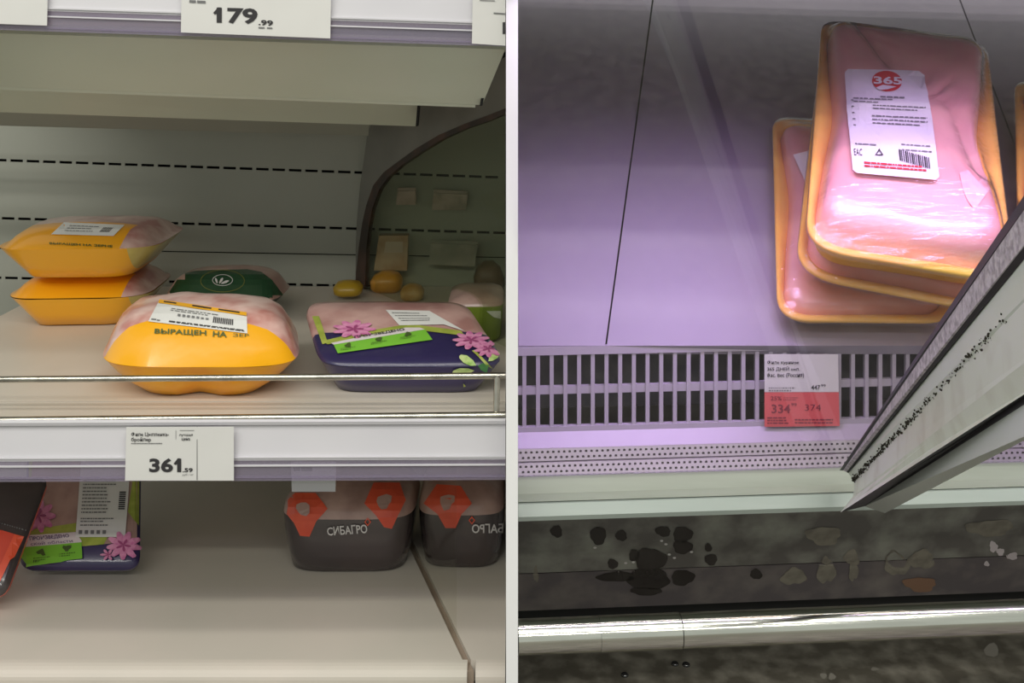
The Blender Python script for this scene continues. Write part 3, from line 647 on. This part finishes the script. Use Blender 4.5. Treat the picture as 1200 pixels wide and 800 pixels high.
small_diamond(o9, b9, 431, 611); small_diamond(o9, b9, 332, 614); small_diamond(o10, b10, 553, 609)

# ================================================================== RIGHT CABINET
DECKM = mat('deck_white_enamel', (160, 155, 164), 0.42, c2=(153, 148, 158), scale=4, spec=0.4)
PURW = mat('white_grille_paint', (184, 178, 187), 0.35)
SILL = mat('grey_green_aluminium', (152, 158, 146), 0.34, c2=(160, 166, 155), scale=14, sx=(0.3, 4, 4))
SILL2 = mat('pale_green_aluminium', (166, 177, 169), 0.34, c2=(174, 184, 176), scale=12, sx=(0.3, 4, 4))
SL = 0.632; D0, H0 = 1.0, 0.2875
def deckhit(px, py, off=0.0):            # eye ray meets the sloping deck (lifted by off along its normal)
    k = math.sqrt(1 + SL * SL); u = (px - 600) / F; v = (py - YH) / F
    # H0 - SL*(D - D0 - YAW*X) - off*k = v*D
    D = (H0 + SL * D0 - off * k) / (v + SL - SL * YAW * u)
    return Vector((u * D, D, H - v * D))
NDECK = Vector((SL * YAW, -SL, 1)).normalized()
E1 = Vector((1, YAW, 0)).normalized(); E2 = NDECK.cross(E1).normalized()
dk = empty('display_deck', R(900, H0, D0), 'sloping pale deck of three panels lit violet', 'deck')
def seam(a, b_, y): return a[0] + (b_[0] - a[0]) * (y - a[1]) / (b_[1] - a[1])
s1 = ((765, 0), (710, 405)); s2 = ((1125, 0), (1178, 140))
yt, yb = -28, 405
cols = [(lambda y: 606.8, lambda y: seam(*s1, y) - 1), (lambda y: seam(*s1, y) + 1, lambda y: seam(*s2, y) - 1), (lambda y: seam(*s2, y) + 1, lambda y: 1460)]
for l, r in cols:
    q_ = [deckhit(l(yt), yt), deckhit(r(yt), yt), deckhit(r(yb), yb), deckhit(l(yb), yb)]
    if l(0) == 606.8: q_[0].x = XD + .002; q_[3].x = XD + .001
    else: pass
    if r(0) == 1460:
        for i_, d_ in ((1, q_[0].y + YAW * (0.945 - q_[0].x)), (2, q_[3].y + YAW * (0.945 - q_[3].x))):
            q_[i_] = Vector((0.945, d_, H - (H0 - SL * (d_ - D0 - YAW * 0.945))))
    plate('deck_panel', q_, 0.012, DECKM, dk)
plate('under_tray', [deckhit(612, yt, -0.02), deckhit(1290, yt, -0.02), deckhit(1450, yb, -0.02), deckhit(607, yb, -0.02)], 0.004, BLACK, dk)
# unseen shelf above, added to keep ceiling light off the deck; carries the lamp
cp = empty('shade_canopy', (0.45, 1.2, H + 0.16), 'unseen white shelf added to shade the deck, carrying the violet lamp', 'shelf')
box('shelf_plate', XD + .001, .945, 0.85, 1.50, H + 0.112, H + 0.13, DECKM, cp)
box('lamp_housing', XD + .001, .945, 0.86, 0.91, H + 0.082, H + 0.112, DECKM, cp)
box('wall_end', .9505, .965, .90, 2.0, 0, 1.35, WHITEP, kind='structure', label='white end panel of the right cabinet')
box('wall_rear', XD + .001, .9495, 1.80, 1.815, 0, 1.35, BACKW, kind='structure', label='grey rear panel of the right cabinet')
# --- front grille
PXA, PXB = 606.6, 1645
def beam(name, prof, m, par, xa=PXA, xb=PXB, **kw):   # prof: (D0, h) polygon swept along the cabinet front
    A = [R(xa, h, d) for d, h in prof]; B = [R(xb, h, d) for d, h in prof]
    for v in A: v.x = max(v.x, XD + .0005)
    return prism(name, (A, B), m, par, **kw)
def yb_(y, D): return hy(y, D)
gl = empty('front_grille', R(900, yb_(500, 1.0), 1.0), 'white air return grille of upright bars before the deck', 'grille')
G = 0.998
beam('top_rail', [(G, yb_(407.5, G)), (G, yb_(417, G)), (G + .006, yb_(417, G)), (G + .006, yb_(407.5, G))], PURW, gl)
beam('bottom_rail', [(G, yb_(501, G)), (G, yb_(508, G)), (G + .006, yb_(508, G)), (G + .006, yb_(501, G))], PURW, gl)
beam('middle_rail', [(G + .003, yb_(455, G)), (G + .003, yb_(464, G)), (G + .008, yb_(464, G)), (G + .008, yb_(455, G))], PURW, gl)
beam('duct_back', [(G + .05, yb_(400, G)), (G + .05, yb_(500, G)), (G + .055, yb_(500, G)), (G + .055, yb_(400, G))], DARKIN, gl)
wbar = 4.6 * G / F; me0 = None
for k in range(64):
    px = 614.5 + 16.05 * k; base = R(px, yb_(502, G), G + .001)
    if me0 is None:
        v = []
        for z in (0, yb_(502, G) - yb_(416, G)):
            for dx, dy in ((-wbar / 2, 0), (wbar / 2, 0), (wbar / 2, .005), (-wbar / 2, .005)): v.append((dx, dy, z))
        me0 = bpy.data.meshes.new('bar'); me0.from_pydata(v, [], [(3, 2, 1, 0), (4, 5, 6, 7), (0, 1, 5, 4), (1, 2, 6, 5), (2, 3, 7, 6), (3, 0, 4, 7)]); me0.materials.append(PURW)
    ob = bpy.data.objects.new('bar', me0); COL.objects.link(ob); ob.parent = gl; ob.location = base - WLOC[gl]
# --- ledge, perforated strips, sill
sl_ = empty('front_sill', R(900, .44, .96), 'grey green metal sill with perforated strips below the grille', 'sill')
def pt(y, D): return (D, yb_(y, D))
beam('ledge', [pt(507, .998), pt(526, .985), (.990, yb_(526, .985) + .004), (1.003, yb_(507, .998) + .004)], PURW, sl_)
PERF = mat('perforated_strip', (158, 156, 152), 0.3, 0.3)
beam('perforated_strip', [pt(526.5, .984), pt(541, .978), (.984, yb_(541, .978)), (.990, yb_(526.5, .984))], PERF, sl_)
beam('perforated_strip', [pt(543, .976), pt(558, .969), (.975, yb_(558, .969)), (.982, yb_(543, .976))], PERF, sl_)
beam('strip_gap', [pt(540, .982), pt(544, .980), (.986, yb_(544, .98)), (.988, yb_(540, .982))], BLACK, sl_)
V = []; Fc = []
for (y, D) in ((530.3, .9822), (536.6, .9795), (547, .9738), (553.2, .9708)):
    k = 0
    while 610 + k * 6.4 < 1500:
        c_ = R(610 + k * 6.4 + (3 if y in (536.6, 553.2) else 0), yb_(y, D), D - .0006); i = len(V)
        for dx, dz in ((-.0011, -.0010), (.0012, -.0008), (.0012, .0008), (0, .0012), (-.0011, .0008)): V.append(c_ + Vector((dx, 0, dz)))
        Fc.append(tuple(range(i, i + 5))); k += 1
mk('perforations', V, Fc, mat('hole_dark', (70, 66, 64), .7), sl_, kind='stuff', fix=False)
beam('sill_upper', [pt(559, .966), pt(579, .958), pt(588.5, .950), (1.04, yb_(588.5, .950)), (1.04, yb_(560, .966))], SILL, sl_)
beam('sill_joint', [(.955, yb_(588, .951)), (.955, yb_(591, .951)), (1.04, yb_(591, .951)), (1.04, yb_(588, .951))], BLACK, sl_)
beam('sill_lower', [pt(591, .948), pt(606, .942), pt(611, .944), (1.06, yb_(611, .944)), (1.06, yb_(591, .948))], SILL2, sl_)
# --- leaning front glass
gp = []
PB, PT = (.9625, yb_(557.5, .966)), (.83, -.06)
beam('window_2', [PB, PT, (PT[0] + .004, PT[1]), (PB[0] + .004, PB[1])], GLASSR, None, xa=606.6, xb=1600, kind='structure', label='outward leaning clear front glass above the sill')
# --- kick plate
KICK = mat('dark_wet_plastic', (112, 108, 104), 0.4, c2=(160, 160, 150), scale=24, detail=10, lo=0.42, hi=0.7, bump=0.1)
KICK2 = mat('dark_purple_plastic', (110, 103, 105), 0.4, c2=(148, 140, 134), scale=22, detail=10, lo=0.45, hi=0.75)
kp = empty('kick_plate', R(900, .655, 1.12), 'dark stained kick plate under the sill with water marks', 'kick plate')
k1 = beam('upper_plate', [(1.045, yb_(606, .99)), pt(672, 1.095), (1.105, yb_(672, 1.095)), (1.055, yb_(606, .99))], KICK, kp)
k2 = beam('lower_plate', [pt(673, 1.097), pt(716, 1.125), (1.135, yb_(716, 1.125)), (1.107, yb_(673, 1.097))], KICK2, kp)
beam('toe_recess', [(1.150, .60), (1.150, .6595), (1.16, .6595), (1.16, .60)], BLACK, kp)
kb = bvh(k1, k2)
WET = mat('wet_mark', (62, 57, 55), 0.12, coat=0.5)
LIMES = mat('lime_stain', (150, 144, 130), 0.6, c2=(126, 120, 110), scale=60)
RUST = mat('rust_stain', (150, 116, 94), 0.6)
for x, y, rx, ry in ((652, 622, 7, 7), (701, 627, 10, 10), (728, 627, 7, 6), (743, 650, 6, 7), (777, 622, 9, 6), (800, 626, 12, 9), (800, 640, 12, 8), (830, 641, 4, 5), (833, 655, 7, 7), (886, 672, 7, 6), (762, 655, 18, 14), (760, 677, 26, 13), (722, 675, 22, 6), (800, 676, 14, 9), (718, 660, 6, 6), (757, 692, 18, 5)):
    patch('wet_mark', ellipse(x, y, rx, ry, 30, wob=0.08), kb, WET, kp, 0.0006, 12)
for x, y, rx, ry, m in ((998, 653, 9, 9, LIMES), (1000, 668, 5, 13, LIMES), (968, 668, 10, 16, LIMES), (930, 675, 14, 10, LIMES), (1050, 660, 14, 14, LIMES), (1080, 655, 14, 12, LIMES), (965, 627, 22, 10, LIMES), (1160, 618, 26, 10, LIMES), (1078, 684, 20, 8, RUST), (1164, 640, 5, 6, PALEB), (1172, 646, 5, 4, PALEB), (1186, 651, 7, 4, PALEB), (1156, 660, 3, 3, PALEB), (628, 672, 3, 9, LIMES)):
    patch('dried_stain', ellipse(x, y, rx, ry, 30, wob=0.13), kb, m, kp, 0.0005, 12)
for x, y in ((775, 632), (780, 636), (784, 648), (790, 652), (742, 657), (697, 640), (733, 658), (810, 645)):
    patch('drop_glint', ellipse(x, y, 2.0, 1.3, 8), kb, WHITEINK, kp, 0.0016, 20)  # white fleck: the glint of a water drop put into the colour
# --- bumper tube
bt = empty('bumper_rail', R(900, .60, .93), 'polished metal bumper tube near the floor with two joints', 'bumper')
STEEL = mat('brushed_tube', (238, 238, 228), 0.13, 1.0, c2=(222, 222, 212), scale=30, sx=(.1, 6, 6))
yc = yb_(746.5, .93)
tube('tube', [R(606.8, yc, .93), R(702, yc, .93)], .0148, STEEL, bt, n=28)
tube('sleeve', [R(702.3, yc, .93), R(796.5, yc, .93)], .0151, STEEL, bt, n=28)
tube('joint', [R(796.5, yc, .93), R(797.6, yc, .93)], .0142, BLACK, bt, n=20)
tube('tube', [R(797.6, yc, .93), R(1600, yc, .93)], .0148, STEEL, bt, n=28)
for px in (1330,):
    tube('foot', [R(px, yc, .93), R(px, .6597, .93)], .006, BLACK, bt)
beam('under_strip', [(.944, yb_(700, .99)), (.944, yb_(706, .99)), (1.15, yb_(706, .99)), (1.15, yb_(700, .99))], BLACK, bt) if False else None
fb_ = BVHTree.FromPolygons([Vector((-3, -3, 0)), Vector((3, -3, 0)), Vector((3, 3, 0)), Vector((-3, 3, 0))], [(0, 1, 2, 3)])
def drop(px, py, r, label, k=0.6):
    d = P(px, py, 1) - EYE; s = -EYE.z / d.z; c_ = EYE + d * s
    return loft('water_drop', [[c_ + Vector((r * f * math.cos(a * .5236), r * f * math.sin(a * .5236), z * r * k)) for a in range(12)] for f, z in ((1, 0), (.95, .5), (.7, .85), (.3, 1))], mat('water', (30, 30, 30), 0.03, spec=1.0, coat=1.0), label=label, cat='water drop')
drop(791, 778, .0042, 'left of two water drops on the floor below the tube'); drop(804, 779, .0044, 'right of two water drops on the floor below the tube'); drop(732, 791, .0042, 'lone water drop on the floor at the bottom edge')
spk = mat('pale_speck', (132, 128, 118), 0.7)
def spot(px, py, rx, ry, label, m=spk):
    o_ = patch('floor_speck', ellipse(px, py, rx, ry, 10, wob=.12), fb_, m, None, 0.0004, 30)
    return props(o_, label, 'stain') if o_ else None
for x, y, rx, ry, l in ((1162, 762, 8, 9, 'round pale stain on the floor at lower right'), (965, 792, 4, 3.5, 'pale speck on the floor, left of a pair'), (975, 793, 4, 4.5, 'pale speck on the floor, right of a pair'), (1025, 784, 5, 2, 'small bright speck on the floor below the tube')):
    spot(x, y, rx, ry, l)

# --- right price card
def Rp(px, py, D0_):
    D = D0_ / (1 - YAW * (px - 600) / F); return P(px, py, D)
tg = empty('price_tag', Rp(940, 500, .992), 'white and red price card reading 447 and 334 on the grille', 'price tag')
wc = plate('card', [Rp(896, 415, .992), Rp(982, 415, .992), Rp(983, 459.5, .992), Rp(896, 459.5, .992)], .0006, PAPER, tg)
rc = plate('red_card', [Rp(896, 459, .992), Rp(983, 459, .992), Rp(984, 499, .992), Rp(896, 500, .992)], .0006, mat('red_card', (226, 104, 104), .5), tg)
hb = bvh(wc, rc)
text('Филе куриное', rectq(899, 422, 936, 427.5), hb, INK, wc, .0004, .012)
text('365 ДНЕЙ охл.', rectq(899, 429, 937, 435), hb, INK, wc, .0004, .012)
text('фас. вес (Россия)', rectq(899, 436.5, 942, 443), hb, INK, wc, .0004, .012)
text('447', rectq(950.5, 451, 961, 456.5), hb, INK, wc, .0004, .02)
text('99', rectq(962, 450, 967.5, 453), hb, INK, wc, .0004, .01)
strips([(901, 453), (932, 453), (932, 459), (901, 459)], fine([(.1, 1), (.6, .8)], 0, 1, .25, .04), hb, INKG, wc, .0004)
DRED = mat('dark_red_ink', (140, 62, 72), .6)
text('25%', rectq(903, 464, 916, 469), hb, DRED, rc, .0004, .01)
text('334', rectq(904, 473.5, 926, 484), hb, DRED, rc, .0004, .015)
text('99', rectq(927, 472, 933.5, 475.5), hb, DRED, rc, .0004, .01)
text('374', rectq(943, 473.5, 962, 481), hb, DRED, rc, .0004, .0)
strips([(899, 488), (980, 488), (980, 497), (899, 497)], fine([(.05, .25), (.4, .28), (.75, .25)], 0, 1, .18) + fine([(.3, 1), (.7, 1)], .4, .95, .18), hb, DRED, rc, .0004)
strips([(918, 464), (935, 464), (935, 470), (918, 470)], fine([(.2, 1), (.6, .9)], 0, 1, .2, .05), hb, DRED, rc, .0004)

# --- meat trays on the deck
TRAYR = mat('amber_foam_tray', (255, 208, 88), 0.45, c2=(252, 198, 76), scale=40, bump=0.05)
FILLET = mat('raw_fillet', (246, 190, 178), 0.35, c2=(238, 172, 166), scale=9, bump=0.08, coat=0.5)
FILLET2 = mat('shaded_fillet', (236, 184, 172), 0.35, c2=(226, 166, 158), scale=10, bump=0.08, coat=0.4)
CLING = glass_mat('cling_film', (255, 252, 252), 1.8, 0.16, bump=0.9, scale=26, sx=(1, 3.2, 3.2), body=0.05, bodycol=(250, 235, 235))
def foam_tray(name, corners, radii, off, depth, label, meat_h, seed, m_meat=FILLET, crease=(), noise_amp=.004):
    pts = [deckhit(x, y, off) for x, y in corners]; C = sum(pts, Vector()) / len(pts)
    l2 = [((p - C).dot(E1), (p - C).dot(E2)) for p in pts]; out = []; n = len(l2)
    for i in range(n):
        p = Vector(l2[i]); a = Vector(l2[i - 1]); c_ = Vector(l2[(i + 1) % n]); r = radii[i]
        u = p + (a - p).normalized() * min(r, (a - p).length * .45); v = p + (c_ - p).normalized() * min(r, (c_ - p).length * .45)
        for k in range(9):
            t = k / 8; out.append(u * (1 - t) ** 2 + p * 2 * t * (1 - t) + v * t * t)
    dense = []
    for i in range(len(out)):
        a, b_ = out[i], out[(i + 1) % len(out)]; m_ = max(1, int((b_ - a).length / .012))
        for k in range(m_): dense.append(a.lerp(b_, k / m_))
    cc = sum(dense, Vector((0, 0))) / len(dense)
    mw = min(max(p.x for p in dense) - min(p.x for p in dense), max(p.y for p in dense) - min(p.y for p in dense)) / 2
    cl = [(Vector(((deckhit(x, y, off + meat_h) - C).dot(E1), (deckhit(x, y, off + meat_h) - C).dot(E2)))) for x, y in crease]
    def W(p, z): return C + E1 * p.x + E2 * p.y + NDECK * z
    def ring(s, z, amp=0.0):
        rr = []
        for p in dense:
            d = p - cc; L = d.length; q2 = cc + d * (1 - (1 - s) * mw / L * (1 if s > .6 else 1) ) if s > .75 else cc + d * (1 - (1 - .75) * mw / L) * (s / .75)
            zz = z
            if amp: zz += amp * noise.noise(Vector((q2.x * 14 + seed, q2.y * 14, seed))) + amp * .35 * noise.noise(Vector((q2.x * 45 + seed, q2.y * 45, seed)))
            if amp and len(cl) > 1:
                dm_ = min(abs((q2 - a - (b_ - a) * max(0, min(1, (q2 - a).dot(b_ - a) / (b_ - a).length_squared))).length) for a, b_ in zip(cl, cl[1:]))
                zz -= .008 * math.exp(-(dm_ / .006) ** 2)
            rr.append(W(q2, zz))
        return rr
    o = empty(name, W(cc, -depth), label, 'meat tray', 'trays of chicken fillet')
    tr = loft('tray', [ring(.74, -depth + .001), ring(.82, -depth), ring(.90, -depth * .5), ring(.985, -.004), ring(1, -.001), ring(.992, .0015), ring(.955, .001), ring(.91, -.003), ring(.87, -.010), ring(.82, -.020)], TRAYR, o)
    mt = loft('fillet', [ring(.88, -.014, .001), ring(.872, -.006, noise_amp * .4)] + [ring(s, meat_h * z, noise_amp) for s, z in ((.855, .2), (.83, .5), (.785, .76), (.70, .90), (.60, .97), (.5, .99), (.4, 1), (.28, 1), (.16, 1), (.06, 1))], m_meat, o, cap0=False)
    fl = loft('cling_film', [ring(1.004, -.004), ring(.995, .003), ring(.945, .004, .0006)] + [ring(s, meat_h * z + .0035, noise_amp * .9) for s, z in ((.88, .28), (.83, .56), (.785, .78), (.70, .92), (.60, .98), (.5, 1), (.4, 1), (.28, 1), (.16, 1), (.06, 1))], CLING, o, cap0=False)
    return o, tr, mt, fl
t3 = foam_tray('fillet_tray', [(905, 138), (1105, 150), (1120, 378), (911, 376)], (.025, .03, .03, .035), .028, .027, 'lowest yellow tray of chicken fillet, sticking out at the left', .012, 3, FILLET2)
b3_ = bvh(t3[3])
l3 = patch('label', [(930, 182), (952, 176), (975, 215), (948, 224)], b3_, LABEL, t3[0], .0012)
t2 = foam_tray('fillet_tray', [(962, 55), (1158, 90), (1188, 372), (931, 322)], (.03, .03, .03, .045), .074, .026, 'middle yellow tray of fillet, sandwiched in the stack', .010, 8, FILLET2)
t1 = foam_tray('fillet_tray', [(963, 24), (1156, 50), (1190, 332), (943, 292)], (.03, .04, .035, .042), .128, .036, 'topmost tray of pink chicken fillet with white label and red emblem', .026, 12, FILLET, [(1010, 30), (1040, 72), (1085, 92), (1120, 130), (1150, 200)], .006)
bf = bvh(t1[3]); bm_ = bvh(t1[2])
q1 = [(991, 82), (1083, 84), (1100, 211), (999, 203)]
rq = [(991, 86), (994, 82), (1076, 84), (1083, 89), (1092, 140), (1100, 208), (1096, 212), (1004, 204), (999, 200), (994, 140)]
l1 = patch('label', rq, bf, LABEL, t1[0], .0016)
patch('red_emblem', ellipse(1039, 97, 17.5, 12, 20, rot=.1), bf, REDINK, l1, .0024, 30)
text('365', [(1023, 92), (1056, 93), (1056.5, 102), (1023.5, 101)], bf, WHITEINK, l1, .0032, .03)
patch('emblem_cut', [(1026, 105), (1034, 102), (1050, 104), (1040, 107), (1030, 108)], bf, LABEL, l1, .0030, 30)
strips(q1, fine([(.255, .5)], .40, .95, .015) + fine([(.28, 1), (.31, .6)], .08, .55, .011) + fine([(.34, 1), (.37, .8)], .3, .95, .011) + fine([(.44, 1), (.475, 1), (.51, .8)], .28, .95, .013) + fine([(.72, .6)], .05, .4, .012) + fine([(.70, 1), (.75, 1)], .6, .95, .011), bf, INKG, l1, .0024)
strips(q1, [(.05, t, .08, t + .011) for t in (.30, .36, .42, .48, .54)], bf, INKG, l1, .0024)
text('EAC', [(1000, 176), (1010, 176.5), (1010.5, 184.5), (1000.5, 184)], bf, INK, l1, .0024, .0)
v = [(1030, 176), (1035, 184), (1025, 184), (1030, 178.5), (1033, 183), (1027, 183)]
lay('recycling_triangle', v, [(0, 1, 4, 3), (1, 2, 5, 4), (2, 0, 3, 5)], bf, INK, l1, .0024)
strips(q1, [(.56 + i * .024, .755 + .004 * i, .572 + i * .024 + .006 * (i % 3 == 0), .86 + .004 * i) for i in range(15)], bf, INK, l1, .0024, name='barcode')
strips(q1, fine([(.895, .9), (.925, 1)], .14, .86, .016, .008), bf, REDINK, l1, .0024)
FAT = mat('pale_fat', (246, 206, 202), .4, c2=(238, 184, 180), scale=60, coat=.4)
patch('fat_streak', [(1124, 203), (1134, 200), (1146, 214), (1158, 204), (1160, 222), (1148, 238), (1142, 246), (1134, 236), (1128, 222)], bm_, FAT, t1[0], .0010)
# tray peeping in at the right edge
t4 = foam_tray('fillet_tray', [(1189, 96), (1400, 120), (1420, 262), (1192, 242)], (.02, .02, .02, .02), .060, .058, 'yellow fillet tray cut by the right edge', .012, 20, FILLET2)
t5 = None
# --- door stile: open door edge leaning out towards the viewer
ds = empty('door_stile', P(1010, 585, .935), 'grey door stile with rubber gasket and mould, slanting across lower right', 'door frame')
prof = [((984, 551), 229, .012), ((988, 551), 246, .004), ((992, 553), 289, .004), ((994, 554), 304, .012), ((1001, 563), 354, -.006), ((1000, 581), 425, -.010), ((985, 600), 462, -.004), ((1013, 593), 474, .010), ((1037, 601), 516, .004)]
DE = .45
def stile_pt(i, k, back=0.0):
    (a, b_), y, dl = prof[i]; S = P(a, b_, .930 + dl + back); E = P(1200, y, DE + dl * .6 + back); return S + (E - S) * k
GASK = mat('gasket', (58, 56, 62), .5); BRUSH = mat('brushed_spacer', (206, 196, 206), .5, c2=(160, 150, 160), scale=220, bump=.4)
ALU = mat('stile_aluminium', (206, 212, 202), .38, c2=(198, 204, 194), scale=10); ALU2 = mat('stile_aluminium_pale', (216, 220, 208), .36, c2=(196, 196, 180), scale=30, lo=.5, hi=.75)
ALU3 = mat('second_stile_aluminium', (196, 202, 196), .36)
for i, (nm, m) in enumerate((('gasket', GASK), ('spacer', BRUSH), ('seal_line', BLACK), ('inner_face', ALU), ('front_face', ALU2), ('ridge', ALU2), ('groove', GASK), ('outer_face', ALU3))):
    K0, K1 = 0, 1.14
    bk = .022
    hexa(nm, [stile_pt(i, K0), stile_pt(i + 1, K0), stile_pt(i + 1, K1), stile_pt(i, K1)], [stile_pt(i, K0, bk), stile_pt(i + 1, K0, bk), stile_pt(i + 1, K1, bk * .8), stile_pt(i, K1, bk * .8)], m, ds)
V = []; Fc = []
for k in range(1000):
    u = random.random() ** 1.5 * .95; c_ = stile_pt(4, u) + Vector((random.gauss(0, .0012), -.0006, random.gauss(0, .0012) + random.random() * .002))
    r = random.uniform(.0003, .0011) * (1 if u < .6 else .8); i = len(V)
    for a in range(6): V.append(c_ + Vector((r * math.cos(a * 1.047), -.0004 * (a % 2), r * random.uniform(.6, 1.2) * math.sin(a * 1.047))))
    Fc.append(tuple(range(i, i + 6)))
mk('mould', V, Fc, mat('mould', (40, 36, 26), .8), ds, kind='stuff', fix=False)

bpy.data.objects.remove(FOBJ)
